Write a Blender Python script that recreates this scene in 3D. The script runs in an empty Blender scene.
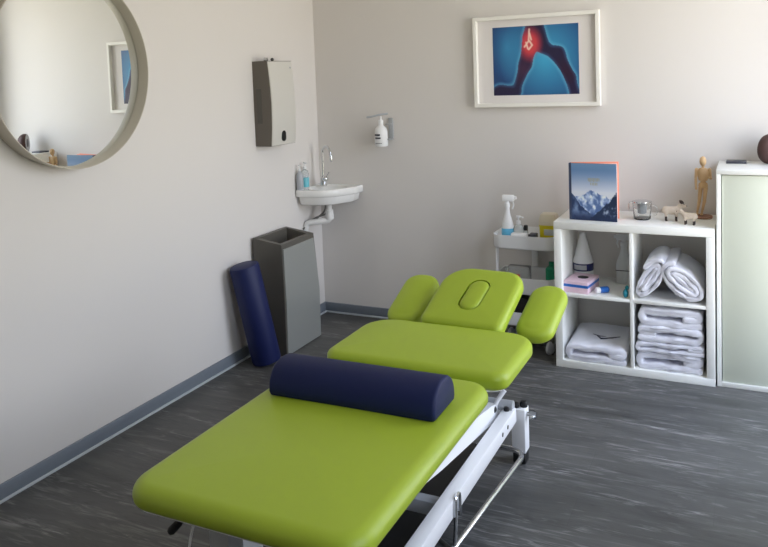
import bpy, bmesh, math, random
import numpy as np
from mathutils import Vector, Matrix, noise
random.seed(7)
S = bpy.context.scene
COL = S.collection
PI = math.pi

# ------------------------------------------------------------------ materials
def lin(c):
    return tuple(((v/255)/12.92 if v/255 <= .04045 else ((v/255+.055)/1.055)**2.4) for v in c) + (1,)
def mat(name, rgb, rough=.5, metal=0, bump=0, bscale=200, spec=.5, trans=0, ior=1.45, var=0, vscale=8, coat=0, sheen=0):
    m = bpy.data.materials.new(name); m.use_nodes = True
    nt = m.node_tree; b = nt.nodes['Principled BSDF']
    c = lin(rgb)
    b.inputs['Base Color'].default_value = c
    b.inputs['Roughness'].default_value = rough
    b.inputs['Metallic'].default_value = metal
    b.inputs['Specular IOR Level'].default_value = spec
    b.inputs['Transmission Weight'].default_value = trans
    b.inputs['IOR'].default_value = ior
    b.inputs['Coat Weight'].default_value = coat
    b.inputs['Sheen Weight'].default_value = sheen
    tc = nt.nodes.new('ShaderNodeTexCoord')
    if var:
        n = nt.nodes.new('ShaderNodeTexNoise'); n.inputs['Scale'].default_value = vscale; n.inputs['Detail'].default_value = 4
        nt.links.new(tc.outputs['Object'], n.inputs['Vector'])
        r = nt.nodes.new('ShaderNodeMapRange')
        r.inputs['To Min'].default_value = 1-var; r.inputs['To Max'].default_value = 1+var
        nt.links.new(n.outputs['Fac'], r.inputs['Value'])
        mx = nt.nodes.new('ShaderNodeVectorMath'); mx.operation = 'SCALE'
        mx.inputs[0].default_value = c[:3]
        nt.links.new(r.outputs['Result'], mx.inputs['Scale'])
        nt.links.new(mx.outputs['Vector'], b.inputs['Base Color'])
    if bump:
        n = nt.nodes.new('ShaderNodeTexNoise'); n.inputs['Scale'].default_value = bscale; n.inputs['Detail'].default_value = 3
        nt.links.new(tc.outputs['Object'], n.inputs['Vector'])
        bp = nt.nodes.new('ShaderNodeBump'); bp.inputs['Strength'].default_value = bump; bp.inputs['Distance'].default_value = .002
        nt.links.new(n.outputs['Fac'], bp.inputs['Height'])
        nt.links.new(bp.outputs['Normal'], b.inputs['Normal'])
    return m
def vcol_mat(name, rough=.35, coat=0):
    m = bpy.data.materials.new(name); m.use_nodes = True
    nt = m.node_tree; b = nt.nodes['Principled BSDF']; b.inputs['Roughness'].default_value = rough
    b.inputs['Coat Weight'].default_value = coat
    a = nt.nodes.new('ShaderNodeVertexColor'); a.layer_name = 'Col'
    nt.links.new(a.outputs['Color'], b.inputs['Base Color'])
    return m
def brushed(name, rgb, rough=.35):
    m = mat(name, rgb, rough, .55)
    nt = m.node_tree; b = nt.nodes['Principled BSDF']
    tc = nt.nodes.new('ShaderNodeTexCoord'); mp = nt.nodes.new('ShaderNodeMapping')
    mp.inputs['Scale'].default_value = (60, 60, 900)
    n = nt.nodes.new('ShaderNodeTexNoise'); n.inputs['Scale'].default_value = 1
    nt.links.new(tc.outputs['Object'], mp.inputs['Vector']); nt.links.new(mp.outputs['Vector'], n.inputs['Vector'])
    r = nt.nodes.new('ShaderNodeMapRange'); r.inputs['To Min'].default_value = rough-.08; r.inputs['To Max'].default_value = rough+.1
    nt.links.new(n.outputs['Fac'], r.inputs['Value']); nt.links.new(r.outputs['Result'], b.inputs['Roughness'])
    return m
def floor_mat():
    m = bpy.data.materials.new('grey_oak_vinyl'); m.use_nodes = True
    nt = m.node_tree; b = nt.nodes['Principled BSDF']; L = nt.links.new
    tc = nt.nodes.new('ShaderNodeTexCoord')
    def streak(sx, sy, det, dist, off=0):
        mp = nt.nodes.new('ShaderNodeMapping'); mp.inputs['Scale'].default_value = (sx, sy, 1); mp.inputs['Location'].default_value = (off, off*.7, 0)
        n = nt.nodes.new('ShaderNodeTexNoise'); n.inputs['Scale'].default_value = 1; n.inputs['Detail'].default_value = det
        n.inputs['Roughness'].default_value = .62; n.inputs['Distortion'].default_value = dist
        L(tc.outputs['Object'], mp.inputs['Vector']); L(mp.outputs['Vector'], n.inputs['Vector'])
        return n.outputs['Fac']
    def mr(v, a, b_, c, d):
        r = nt.nodes.new('ShaderNodeMapRange'); r.inputs['From Min'].default_value = a; r.inputs['From Max'].default_value = b_
        r.inputs['To Min'].default_value = c; r.inputs['To Max'].default_value = d; L(v, r.inputs['Value']); return r.outputs['Result']
    def mixc(f, a, b_):
        x = nt.nodes.new('ShaderNodeMix'); x.data_type = 'RGBA'
        if isinstance(a, tuple): x.inputs[6].default_value = a
        else: L(a, x.inputs[6])
        if isinstance(b_, tuple): x.inputs[7].default_value = b_
        else: L(b_, x.inputs[7])
        L(f, x.inputs[0]); return x.outputs[2]
    # planks
    br = nt.nodes.new('ShaderNodeTexBrick'); br.offset = .37
    br.inputs['Scale'].default_value = 1; br.inputs['Brick Width'].default_value = 1.22; br.inputs['Row Height'].default_value = .18
    br.inputs['Mortar Size'].default_value = .0012; br.inputs['Mortar Smooth'].default_value = .3
    br.inputs['Color1'].default_value = (.1, .1, .1, 1); br.inputs['Color2'].default_value = (.9, .9, .9, 1); br.inputs['Mortar'].default_value = (.5, .5, .5, 1)
    L(tc.outputs['Object'], br.inputs['Vector'])
    base = mixc(mr(br.outputs['Color'], 0, 1, .15, .85), lin((88, 88, 87)), lin((97, 97, 96)))
    s1 = streak(2.4, 17, 7, 1.6); s2 = streak(7, 62, 6, 1.2, 3.1); s3 = streak(.9, 5, 5, 1.2, 7.7); s4 = streak(1.6, 9, 3, .8, 12.3)
    c = mixc(mr(s3, .38, .66, 0, .8), base, lin((68, 69, 68)))
    c = mixc(mr(s1, .56, .74, 0, .75), c, lin((135, 135, 134)))
    gate = nt.nodes.new('ShaderNodeMath'); gate.operation = 'MULTIPLY'
    L(mr(s2, .50, .68, 0, 1), gate.inputs[0]); L(mr(s4, .50, .66, 0, 1), gate.inputs[1])
    c = mixc(gate.outputs[0], c, lin((154, 154, 153)))
    c = mixc(mr(s1, .44, .28, 0, .6), c, lin((52, 52, 52)))
    c = mixc(mr(s2, .42, .25, 0, .55), c, lin((54, 54, 54)))
    c = mixc(mr(br.outputs['Fac'], 0, 1, 0, .18), c, lin((50, 50, 50)))
    L(c, b.inputs['Base Color'])
    L(mr(s1, .3, .7, .36, .52), b.inputs['Roughness'])
    b.inputs['Specular IOR Level'].default_value = .3
    bp = nt.nodes.new('ShaderNodeBump'); bp.inputs['Strength'].default_value = .25; bp.inputs['Distance'].default_value = .002
    L(s2, bp.inputs['Height']); L(bp.outputs['Normal'], b.inputs['Normal'])
    return m
def pane_mat():
    m = bpy.data.materials.new('window_pane_glass'); m.use_nodes = True
    nt = m.node_tree; nt.nodes.clear(); L = nt.links.new
    o = nt.nodes.new('ShaderNodeOutputMaterial'); t = nt.nodes.new('ShaderNodeBsdfTransparent'); t.inputs['Color'].default_value = (.95, .97, .96, 1)
    g = nt.nodes.new('ShaderNodeBsdfGlossy'); g.inputs['Roughness'].default_value = .02
    lw = nt.nodes.new('ShaderNodeLayerWeight'); pw = nt.nodes.new('ShaderNodeMath'); pw.operation = 'POWER'; pw.inputs[1].default_value = 5
    f = nt.nodes.new('ShaderNodeMapRange'); f.inputs['To Min'].default_value = .04; f.inputs['To Max'].default_value = .9
    L(lw.outputs['Facing'], pw.inputs[0]); L(pw.outputs[0], f.inputs['Value'])
    x = nt.nodes.new('ShaderNodeMixShader')
    L(f.outputs['Result'], x.inputs['Fac']); L(t.outputs['BSDF'], x.inputs[1]); L(g.outputs['BSDF'], x.inputs[2]); L(x.outputs['Shader'], o.inputs['Surface'])
    return m

M = dict(
    wall=mat('wall_paint', (221, 217.4, 214), .75, bump=.12, bscale=350, spec=.25),
    ceil=mat('ceiling_paint', (245, 244, 241), .8, spec=.2),
    floor=floor_mat(),
    base=mat('baseboard_vinyl', (120, 128, 138), .4, var=.05),
    base_lip=mat('baseboard_lip', (196, 202, 208), .3),  # pale tone holds the light caught along the top of the lip
    green=mat('lime_vinyl', (155, 176, 47), .42, bump=.10, bscale=420, spec=.5),
    navy=mat('navy_vinyl', (12, 25, 70), .55, spec=.35, bump=.1, bscale=420),
    foam=mat('navy_foam', (10, 24, 76), .55, bump=.15, bscale=300),
    white=mat('white_laminate', (236, 237, 233), .38, var=.01),
    wmetal=mat('white_powder_coat', (238, 239, 241), .32),
    gmetal=mat('grey_powder_coat', (168, 171, 174), .35),
    chrome=mat('chrome', (215, 217, 220), .1, 1),
    steel=brushed('brushed_steel', (230, 229, 223), .45),
    bsteel=brushed('bin_steel', (172, 175, 172), .42),
    dsteel=mat('dark_steel', (88, 88, 84), .4, .6),
    dgrey=mat('dark_grey_plastic', (90, 87, 81), .45),
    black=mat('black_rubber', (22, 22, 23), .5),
    blackslot=mat('black_slot', (10, 10, 10), .6),
    ceramic=mat('white_ceramic', (240, 240, 238), .12, coat=.5),
    pvc=mat('white_pvc', (228, 228, 226), .4),
    hose=mat('braided_hose', (128, 128, 126), .4, .7, bump=.5, bscale=500),
    mirror=mat('mirror_glass', (240, 243, 240), .0, 1),
    rim=mat('mirror_rim_lacquer', (190, 183, 168), .42),
    fwhite=mat('frame_white', (240, 239, 233), .35),
    mount=mat('mount_board', (228, 224, 222), .8),
    towel=mat('terry_white', (232, 233, 243), .95, bump=1.0, bscale=500, spec=.1, sheen=.3),
    mark=mat('dark_embroidery', (62, 64, 84), .8),
    wplastic=mat('white_plastic', (234, 235, 236), .35),
    clear=mat('clear_plastic', (238, 243, 245), .12, trans=.85, ior=1.3),
    frosted=mat('frosted_plastic', (232, 236, 238), .3, trans=.4, ior=1.3),
    hgrey=mat('housing_grey', (104, 98, 90), .45),
    glass=mat('clear_glass', (250, 252, 252), .02, trans=1, ior=1.45),
    cyanliq=mat('cyan_label', (110, 190, 205), .3),
    blue=mat('blue_label', (40, 105, 190), .35),
    lblue=mat('light_blue_label', (96, 178, 214), .35),
    navyl=mat('navy_label', (34, 40, 96), .35),
    greyl=mat('grey_label', (176, 180, 186), .4),
    dlabel=mat('dark_label', (62, 64, 74), .4),
    pink=mat('pink_card', (226, 198, 212), .55, var=.08, vscale=60),
    yellow=mat('yellow_plastic', (206, 192, 28), .35),
    cream=mat('cream_plastic', (206, 198, 178), .4),
    greenp=mat('green_plastic', (20, 128, 92), .4),
    redp=mat('red_plastic', (200, 60, 70), .4),
    teal=mat('teal_plastic', (22, 128, 148), .3),
    wood=mat('pale_beech', (206, 172, 128), .5, var=.12, vscale=30),
    bwood=mat('brown_base', (150, 112, 92), .5, var=.1, vscale=20),
    wool=mat('cream_wool', (212, 198, 182), .9, bump=1, bscale=300, var=.1, vscale=50),
    dkbrown=mat('dark_brown', (52, 42, 40), .6),
    cabg=mat('cabinet_door_lacquer', (206, 211, 196), .26),
    paper=mat('paper', (240, 236, 226), .8),
    salmon=mat('salmon_card', (238, 150, 124), .6),
    darkblue=mat('book_spine', (64, 76, 104), .5),
    gold=mat('gold_print', (170, 160, 112), .5),
    geo_out=mat('geode_rind', (70, 48, 44), .6, bump=.6, bscale=60, var=.2, vscale=20),
    geo_in=mat('geode_crystal', (150, 148, 150), .35, bump=1, bscale=120, var=.3, vscale=30),
    geo_hole=mat('geode_hollow', (48, 46, 50), .4, bump=1, bscale=120),
    tan=mat('tan_dot', (188, 184, 176), .5),
    pane=pane_mat(),
    curtain=mat('ground_terrace', (196, 186, 166), .9),
)

# ------------------------------------------------------------------ mesh builder
def rr(w, l, r, n=8):
    """rounded rectangle outline, CCW, r = single or 4 radii (right-far, left-far, left-near, right-near)"""
    if not isinstance(r, (list, tuple)): r = [r]*4
    pts = []
    for (sx, sy, a0), q in zip(((1, 1, 0), (-1, 1, 90), (-1, -1, 180), (1, -1, 270)), r):
        q = max(q, 1e-4)
        cx, cy = sx*(w/2-q), sy*(l/2-q)
        for i in range(n+1):
            a = math.radians(a0+90*i/n); pts.append((cx+q*math.cos(a), cy+q*math.sin(a)))
    return pts

class MB:
    def __init__(s): s.b = bmesh.new(); s.mi = 0
    def _mark(s, faces):
        for f in faces: f.material_index = s.mi
    def box(s, x0, x1, y0, y1, z0, z1, bev=0, seg=2, mtx=None):
        r = bmesh.ops.create_cube(s.b, size=1)
        vs = r['verts']
        for v in vs:
            v.co = Vector(((x0+x1)/2+v.co.x*(x1-x0), (y0+y1)/2+v.co.y*(y1-y0), (z0+z1)/2+v.co.z*(z1-z0)))
        fs = set(f for v in vs for f in v.link_faces); s._mark(fs)
        if bev:
            es = list(set(e for v in vs for e in v.link_edges))
            q = bmesh.ops.bevel(s.b, geom=es, offset=bev, segments=seg, profile=.5, affect='EDGES')
            s._mark(q['faces']); vs = list(set(v for f in q['faces'] for v in f.verts)|set(v for v in vs if v.is_valid))
        if mtx: bmesh.ops.transform(s.b, matrix=mtx, verts=[v for v in vs if v.is_valid])
        return s
    def rings(s, rings, cap0=True, cap1=True, closed=True):
        R = [[s.b.verts.new(p) for p in r] for r in rings]
        n = len(R[0]); fs = []
        for a, b in zip(R, R[1:]):
            for i in range(n if closed else n-1):
                j = (i+1) % n
                fs.append(s.b.faces.new((a[i], a[j], b[j], b[i])))
        if cap0: fs.append(s.b.faces.new(R[0][::-1]))
        if cap1: fs.append(s.b.faces.new(R[-1]))
        s._mark(fs); return s
    def prism(s, out, z0, z1, bev=0, mtx=None):
        n0 = len(s.b.verts)
        if bev:
            cx = sum(p[0] for p in out)/len(out); cy = sum(p[1] for p in out)/len(out)
            def off(d):
                return inset(out, d)
            s.rings([[(x, y, z0) for x, y in off(bev)], [(x, y, z0+bev*.3) for x, y in off(bev*.3)], [(x, y, z0+bev) for x, y in out],
                     [(x, y, z1-bev) for x, y in out], [(x, y, z1-bev*.3) for x, y in off(bev*.3)], [(x, y, z1) for x, y in off(bev)]])
        else:
            s.rings([[(x, y, z0) for x, y in out], [(x, y, z1) for x, y in out]])
        if mtx:
            s.b.verts.ensure_lookup_table(); bmesh.ops.transform(s.b, matrix=mtx, verts=s.b.verts[n0:])
        return s
    def tube(s, path, r, seg=12, cap=True):
        P = [Vector(p) for p in path]; rs = r if isinstance(r, (list, tuple)) else [r]*len(P)
        T = []
        for i in range(len(P)):
            a = P[max(i-1, 0)]; b = P[min(i+1, len(P)-1)]; T.append((b-a).normalized())
        u = T[0].orthogonal().normalized(); rings = []
        for i, p in enumerate(P):
            t = T[i]; u = (u-t*u.dot(t)).normalized(); w = t.cross(u)
            rings.append([p+(u*math.cos(2*PI*k/seg)+w*math.sin(2*PI*k/seg))*rs[i] for k in range(seg)])
        return s.rings(rings, cap, cap)
    def lathe(s, prof, c=(0, 0, 0), seg=28, sx=1, sy=1, mtx=None):
        n0 = len(s.b.verts)
        rings = [[(c[0]+max(r, 1e-5)*sx*math.cos(2*PI*k/seg), c[1]+max(r, 1e-5)*sy*math.sin(2*PI*k/seg), c[2]+z) for k in range(seg)] for r, z in prof]
        s.rings(rings)
        if mtx:
            s.b.verts.ensure_lookup_table(); bmesh.ops.transform(s.b, matrix=mtx, verts=s.b.verts[n0:])
        return s
    def ell(s, c, r, rot=None, seg=20):
        m = Matrix.Translation(c)
        if rot: m = m @ rot
        m = m @ Matrix.Diagonal((*r, 1))
        q = bmesh.ops.create_uvsphere(s.b, u_segments=seg, v_segments=seg//2+2, radius=1, matrix=m)
        s._mark(set(f for v in q['verts'] for f in v.link_faces)); return s
    def build(s, name, m, parent=None, smooth=True, loc=None, angle=40, mtx=None):
        if mtx: bmesh.ops.transform(s.b, matrix=mtx, verts=s.b.verts)
        bmesh.ops.recalc_face_normals(s.b, faces=s.b.faces)
        me = bpy.data.meshes.new(name)
        o = bpy.data.objects.new(name, me); COL.objects.link(o)
        org = Vector((0, 0, 0))
        if parent is not None:
            o.parent = parent; q = parent; org = Vector((0, 0, 0))
            while q: org += q.location; q = q.parent
        elif loc is not None:
            org = Vector(loc); o.location = org
        bmesh.ops.translate(s.b, verts=s.b.verts, vec=-org)
        s.b.to_mesh(me); s.b.free()
        for x in (m if isinstance(m, (list, tuple)) else [m]): me.materials.append(x)
        if smooth:
            for p in me.polygons: p.use_smooth = True
            me.set_sharp_from_angle(angle=math.radians(angle))
        return o

def inset(out, d):
    n = len(out); res = []
    for i in range(n):
        k = 1
        p0 = Vector(out[i-1]); p1 = Vector(out[i]); p2 = Vector(out[(i+1) % n])
        a = (p1-p0); b = (p2-p1)
        if a.length < 1e-7: a = b
        if b.length < 1e-7: b = a
        a.normalize(); b.normalize()
        na = Vector((-a.y, a.x)); nb = Vector((-b.y, b.x)); m = na+nb
        m = m/max(m.length_squared/2, .3)
        q = p1+m*d; res.append((q.x, q.y))
    return res

def tag(o, label=None, cat=None, group=None, kind=None):
    if label: o['label'] = label
    if cat: o['category'] = cat
    if group: o['group'] = group
    if kind: o['kind'] = kind
    return o
def thing(name, label, cat, loc, group=None):
    o = bpy.data.objects.new(name, None); COL.objects.link(o); o.location = loc; o.empty_display_size = .1
    return tag(o, label, cat, group)
def bez(p0, p1, p2, p3, n=12):
    out = []
    for i in range(n+1):
        t = i/n; out.append(tuple(Vector(p0)*(1-t)**3+3*Vector(p1)*t*(1-t)**2+3*Vector(p2)*t*t*(1-t)+Vector(p3)*t**3))
    return out
def fillet(path, r, n=6):
    P = [Vector(p) for p in path]; out = [P[0]]
    for i in range(1, len(P)-1):
        a = (P[i-1]-P[i]); b = (P[i+1]-P[i]); d = min(r, a.length*.49, b.length*.49)
        A = P[i]+a.normalized()*d; B = P[i]+b.normalized()*d
        for k in range(n+1):
            t = k/n; out.append(A*(1-t)**2+P[i]*2*t*(1-t)+B*t*t)
    out.append(P[-1]); return out

# ------------------------------------------------------------------ room shell
RX, RY, RZ = 3.06, -5.6, 2.65
T = .2
def shell(name, x0, x1, y0, y1, z0, z1, m):
    return tag(MB().box(x0, x1, y0, y1, z0, z1).build(name, m, smooth=False), kind='structure')
shell('floor', -T, RX+T, RY-T, T, -.1, 0, M['floor'])
shell('ceiling', -T, RX+T, RY-T, T, RZ, RZ+.15, M['ceil'])
shell('wall_left', -T, 0, RY-T, T, 0, RZ, M['wall'])
shell('wall_back', 0, RX, 0, T, 0, RZ, M['wall'])
shell('wall_front', 0, RX, RY-T, RY, 0, RZ, M['wall'])
WINS_AND_FILL = [(-1.55, -.26, .14, 2.48), (-3.40, -2.52, .70, 2.30)]      # right wall: a window, then an added unseen one lighting left wall and table foot (y0, y1, z0, z1)
b = MB(); ye = T
for y0_, y1_, z0_, z1_ in WINS_AND_FILL:
    b.box(RX, RX+T, y1_, ye, 0, RZ).box(RX, RX+T, y0_, y1_, 0, z0_).box(RX, RX+T, y0_, y1_, z1_, RZ); ye = y0_
b.box(RX, RX+T, RY-T, ye, 0, RZ)
tag(b.build('wall_right', M['wall'], smooth=False), kind='structure')
# baseboards
def baseboard(name, pts_axis, ln):
    b = MB()
    if pts_axis == 'x':
        b.box(.0, RX, -.012, 0, .010, .066, .002)
        b.mi = 1; b.box(.0, RX, -.020, 0, 0, .010, .003)
    elif pts_axis == 'y':
        b.box(0, .012, RY, 0, .010, .066, .002)
        b.mi = 1; b.box(0, .020, RY, 0, 0, .010, .003)
    else:
        b.box(RX-.012, RX, RY, 0, .010, .066, .002)
        b.mi = 1; b.box(RX-.020, RX, RY, 0, 0, .010, .003)
    tag(b.build(name, [M['base'], M['base_lip']]), kind='structure')
baseboard('baseboard_back', 'x', RX); baseboard('baseboard_left', 'y', RY); baseboard('baseboard_right', 'z', RY)
# the window, and the added fill window after it
for k_, (WY0, WY1, WZ0, WZ1) in enumerate(WINS_AND_FILL):
    w = tag(bpy.data.objects.new('window_%d' % (k_+1), None), kind='structure'); COL.objects.link(w); w.location = (RX, (WY0+WY1)/2, WZ0)
    b = MB(); xw0, xw1 = RX+.06, RX+.12; f = .055; ym = (WY0+WY1)/2
    b.box(xw0, xw1, WY0, WY0+f, WZ0, WZ1, .004).box(xw0, xw1, WY1-f, WY1, WZ0, WZ1, .004)
    b.box(xw0, xw1, WY0, WY1, WZ0, WZ0+f, .004).box(xw0, xw1, WY0, WY1, WZ1-f, WZ1, .004).box(xw0, xw1, ym-f*.6, ym+f*.6, WZ0, WZ1, .004)
    b.build('window_frame', M['fwhite'], w)
    MB().box(xw0+.025, xw0+.031, WY0+f, WY1-f, WZ0+f, WZ1-f).build('window_pane', M['pane'], w, smooth=False)
    MB().box(RX-.03*k_, RX+.06, WY0, WY1, WZ0-.025, WZ0, .005).build('window_sill', M['fwhite'], w)

# ------------------------------------------------------------------ treatment table
table = thing('treatment_table', 'lime green padded height-adjustable treatment table on white steel base in mid room', 'treatment table', (1.4575, -2.1, 0))
def pad_rings(w, l, th, rc, re, crown=.006, n=8):
    """rings of a cushion centred on xy origin, z 0..th"""
    R = []
    def ring(ins, z):
        ww, ll = w-2*ins, l-2*ins
        return [(x, y, z) for x, y in rr(ww, ll, [max(q-ins, .003) for q in (rc if isinstance(rc, (list, tuple)) else [rc]*4)], n)]
    rb = re*.45
    for k in range(5):
        a = PI/2*k/4; R.append(ring(rb*(1-math.sin(a)), rb*(1-math.cos(a))))
    for k in range(9):
        a = PI/2*k/8; R.append(ring(re*(1-math.cos(a)), th-crown-re*.8+re*.8*math.sin(a)))
    last = R[-1]; mn = min(w, l)/2-re
    for k in (1, 2, 3, 4, 5):
        t = k/6; ins = re+mn*t*.9; R.append([(x, y, z+crown*(1-(1-t)**2)) for x, y, z in ring(ins, th-crown)])
    return R
def pad(name, w, l, th, rc, re, mtx, parent, crown=.006):
    o = MB().rings(pad_rings(w, l, th, rc, re, crown)).build(name, M['green'], parent, mtx=mtx, angle=70)
    n = name
    MB().prism(rr(w-.05, l-.05, .05), -.012, .002).build('backing_board', M['wmetal'], o, mtx=mtx)
    return o
TZ = .472
foot = pad('leg_cushion', .700, .970, .066, [.08, .08, .09, .09], .042, Matrix.Translation((1.441, -2.425, TZ)), table)
body = pad('back_cushion', .710, .452, .066, [.11, .13, .06, .06], .034, Matrix.Translation((1.4590, -1.672, TZ)), table)
ht = math.radians(24)
def tilt(cx, y0, z0, ang, yaw=0, l=0):
    return Matrix.Translation((cx, y0, z0)) @ Matrix.Rotation(yaw, 4, 'Z') @ Matrix.Rotation(ang, 4, 'X') @ Matrix.Translation((0, l/2, 0))
# headrest with a rounded slot closed by a plug
hm = tilt(1.480, -1.425, .480, ht, math.radians(-4), .375)
head = pad('head_cushion', .365, .375, .062, [.085, .125, .035, .035], .032, hm, table, .004)
# slot for the face, closed by a plug
pm = hm @ Matrix.Translation((.008, -.002, .0585)) @ Matrix.Rotation(math.radians(-3), 4, 'Z')
cut = MB().prism(rr(.098, .196, .047, 10), -.016, .03).build('slot_cutter', M['green'], None, mtx=pm)
hinv = Matrix.Translation(table.location).inverted()
bo_ = head.modifiers.new('slot', 'BOOLEAN'); bo_.operation = 'DIFFERENCE'; bo_.object = cut; bo_.solver = 'EXACT'
bpy.context.view_layer.update()
me_ = bpy.data.meshes.new_from_object(head.evaluated_get(bpy.context.evaluated_depsgraph_get()))
head.modifiers.clear(); head.data = me_; bpy.data.objects.remove(cut)
for p_ in me_.polygons: p_.use_smooth = True
me_.set_sharp_from_angle(angle=math.radians(50))
pr_ = []
for ins, z in ((.006, -.016), (.001, -.010), (.0, -.004), (.002, .001), (.007, .0055), (.014, .008), (.024, .009), (.036, .0095)):
    pr_.append([(x, y, z) for x, y in rr(.090-2*ins, .188-2*ins, max(.044-ins, .004), 10)])
MB().rings(pr_).build('face_hole_plug', M['green'], head, mtx=pm, angle=75)
armA = pad('armrest', .168, .325, .060, .072, .034, tilt(1.178, -1.345, .447, math.radians(24), math.radians(-2), .325), table)
armB = pad('armrest', .160, .325, .060, .072, .034, tilt(1.758, -1.350, .448, math.radians(24), math.radians(-5), .325), table)
# upper frame under the cushions
b = MB()
for x in (1.22, 1.66): b.box(x, x+.035, -2.80, -1.46, .43, .460, .004)
for y in (-2.80, -2.3, -1.93, -1.50): b.box(1.22, 1.695, y, y+.035, .425, .455, .004)
b.build('top_frame', M['wmetal'], table)
b = MB()
b.box(1.34, 1.59, -1.47, -1.40, .435, .462, .004).tube([(1.36, -1.42, .45), (1.36, -1.18, .545)], .011).tube([(1.57, -1.42, .45), (1.57, -1.18, .545)], .011)
b.build('headrest_hinge', M['black'], table)
for sx, xa in ((-1, 1.184), (1, 1.752)):
    b = MB()
    b.tube([(1.4570+sx*.20, -1.455, .44), (xa-sx*.03, -1.30, .44), (xa, -1.20, .488)], .012)
    b.box(xa-.04, xa+.04, -1.29, -1.20, .432, .447, .003)
    b.build('armrest_bracket', M['black'], table)
# lower base : beams, posts, feet
for x0 in (1.681, 1.184):
    b = MB(); b.box(x0, x0+.047, -2.78, -1.48, .180, .238, .005)
    o = b.build('side_beam', M['wmetal'], table)
    if x0 > 1.5:
        for yy in (-1.60, -1.665): MB().tube([(x0+.0465, yy, .212), (x0+.0486, yy, .212)], .008, 14).build('bolt_hole', M['dgrey'], o)
for x0 in (1.700, 1.155):
    for ya in (-1.462, -2.52):
        o = MB().box(x0, x0+.056, ya, ya+.060, .045, .222, .005).build('post', M['wmetal'], table)
        MB().box(x0+.002, x0+.054, ya+.002, ya+.058, 0, .048, .006).build('rubber_foot', M['black'], o)
for ya in (-1.495, -2.79): MB().tube([(1.18, ya, .248), (1.72, ya, .248)], .021, 16).build('cross_tube', M['gmetal'], table)
for ya in (-2.13, -2.62): MB().box(1.20, 1.69, ya-.022, ya+.022, .150, .195, .004).build('cross_bar', M['gmetal'], table)
MB().box(1.24, 1.67, -2.80, -1.56, .085, .105, .004).build('shade_plate', M['black'], table)  # added black sheet standing in for the shade under the table
# lift arms rising to the top frame
for xa in (1.645, 1.265):
    a = Vector((xa, -1.48, .226)); e = Vector((xa, -2.62, .405)); d = (e-a).normalized(); nrm = Vector((0, -d.z, d.y))
    if nrm.z < 0: nrm = -nrm
    b = MB(); R = []
    for t, hw in ((0, .022), (.1, .034), (.55, .040), (.9, .03), (1, .02)):
        p = a.lerp(e, t); R.append([p+nrm*hw+Vector((-.018, 0, 0)), p+nrm*hw+Vector((.018, 0, 0)), p-nrm*hw+Vector((.018, 0, 0)), p-nrm*hw+Vector((-.018, 0, 0))])
    b.rings(R).build('lift_arm', M['wmetal'], table, smooth=False)
# motor column in the shade
MB().tube([(1.44, -1.75, .20), (1.44, -2.35, .40)], .028, 16).build('motor', M['dgrey'], table)
# chrome foot-control rail
rail = fillet([(1.62, -2.78, .085), (1.684, -2.78, .085), (1.774, -1.515, .085), (1.60, -1.515, .085), (1.56, -1.58, .085)], .075)
MB().tube(rail, .0105, 12).build('foot_control_rail', M['chrome'], table)
MB().tube([(1.728, -2.20, .085), (1.66, -2.16, .088), (1.20, -2.11, .09)], .008, 10).build('control_rod', M['dsteel'], table)
MB().tube(fillet([(1.733, -2.14, .17), (1.733, -2.14, .245), (1.733, -2.175, .245), (1.733, -2.182, .14), (1.730, -2.19, .098)], .02), .006, 8).build('rail_hanger', M['chrome'], table)
# release lever, knobs and bolt on the head end post
o = MB().tube([(1.655, -1.54, .250), (1.668, -1.53, .278), (1.692, -1.513, .316)], [.0085, .0085, .0095], 12).build('release_lever', M['wmetal'], table)
MB().ell((1.652, -1.548, .248), (.017, .017, .017)).build('lever_knob', M['black'], o)
for x_, y_, z_, k_ in ((1.714, -1.442, .221, 1), (1.742, -1.425, .221, 1.15), (1.700, -1.520, .237, .8)):
    MB().lathe([(0, 0), (.013*k_, .001), (.015*k_, .010*k_), (.011*k_, .019*k_), (0, .021*k_)], (x_, y_, z_), 14).build('clamp_knob', M['black'], table)
b = MB(); b.tube([(1.755, -1.435, .198), (1.785, -1.435, .198)], .009, 12).tube([(1.770, -1.435, .198), (1.795, -1.435, .198)], .017, 6)
b.build('lock_bolt', M['chrome'], table)
# lever with black grip, cable and brackets below the foot end
o = MB().tube([(1.27, -2.80, .452), (1.240, -2.85, .432)], .0055, 8).build('adjusting_lever', M['wmetal'], table)
MB().tube([(1.244, -2.846, .436), (1.240, -2.850, .433), (1.226, -2.868, .416), (1.222, -2.872, .412)], [.006, .0105, .0115, .007], 12).build('lever_grip', M['black'], o)
MB().tube(bez((1.285, -2.83, .46), (1.275, -2.87, .40), (1.275, -2.86, .34), (1.235, -2.84, .26), 14)+[(1.21, -2.82, .20)], .0032, 8).build('cable', M['wplastic'], table)
for xa, za in ((1.34, .36), (1.62, .24)): MB().box(xa, xa+.06, -2.86, -2.80, za, .455, .004).build('end_bracket', M['gmetal'], table)

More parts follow.
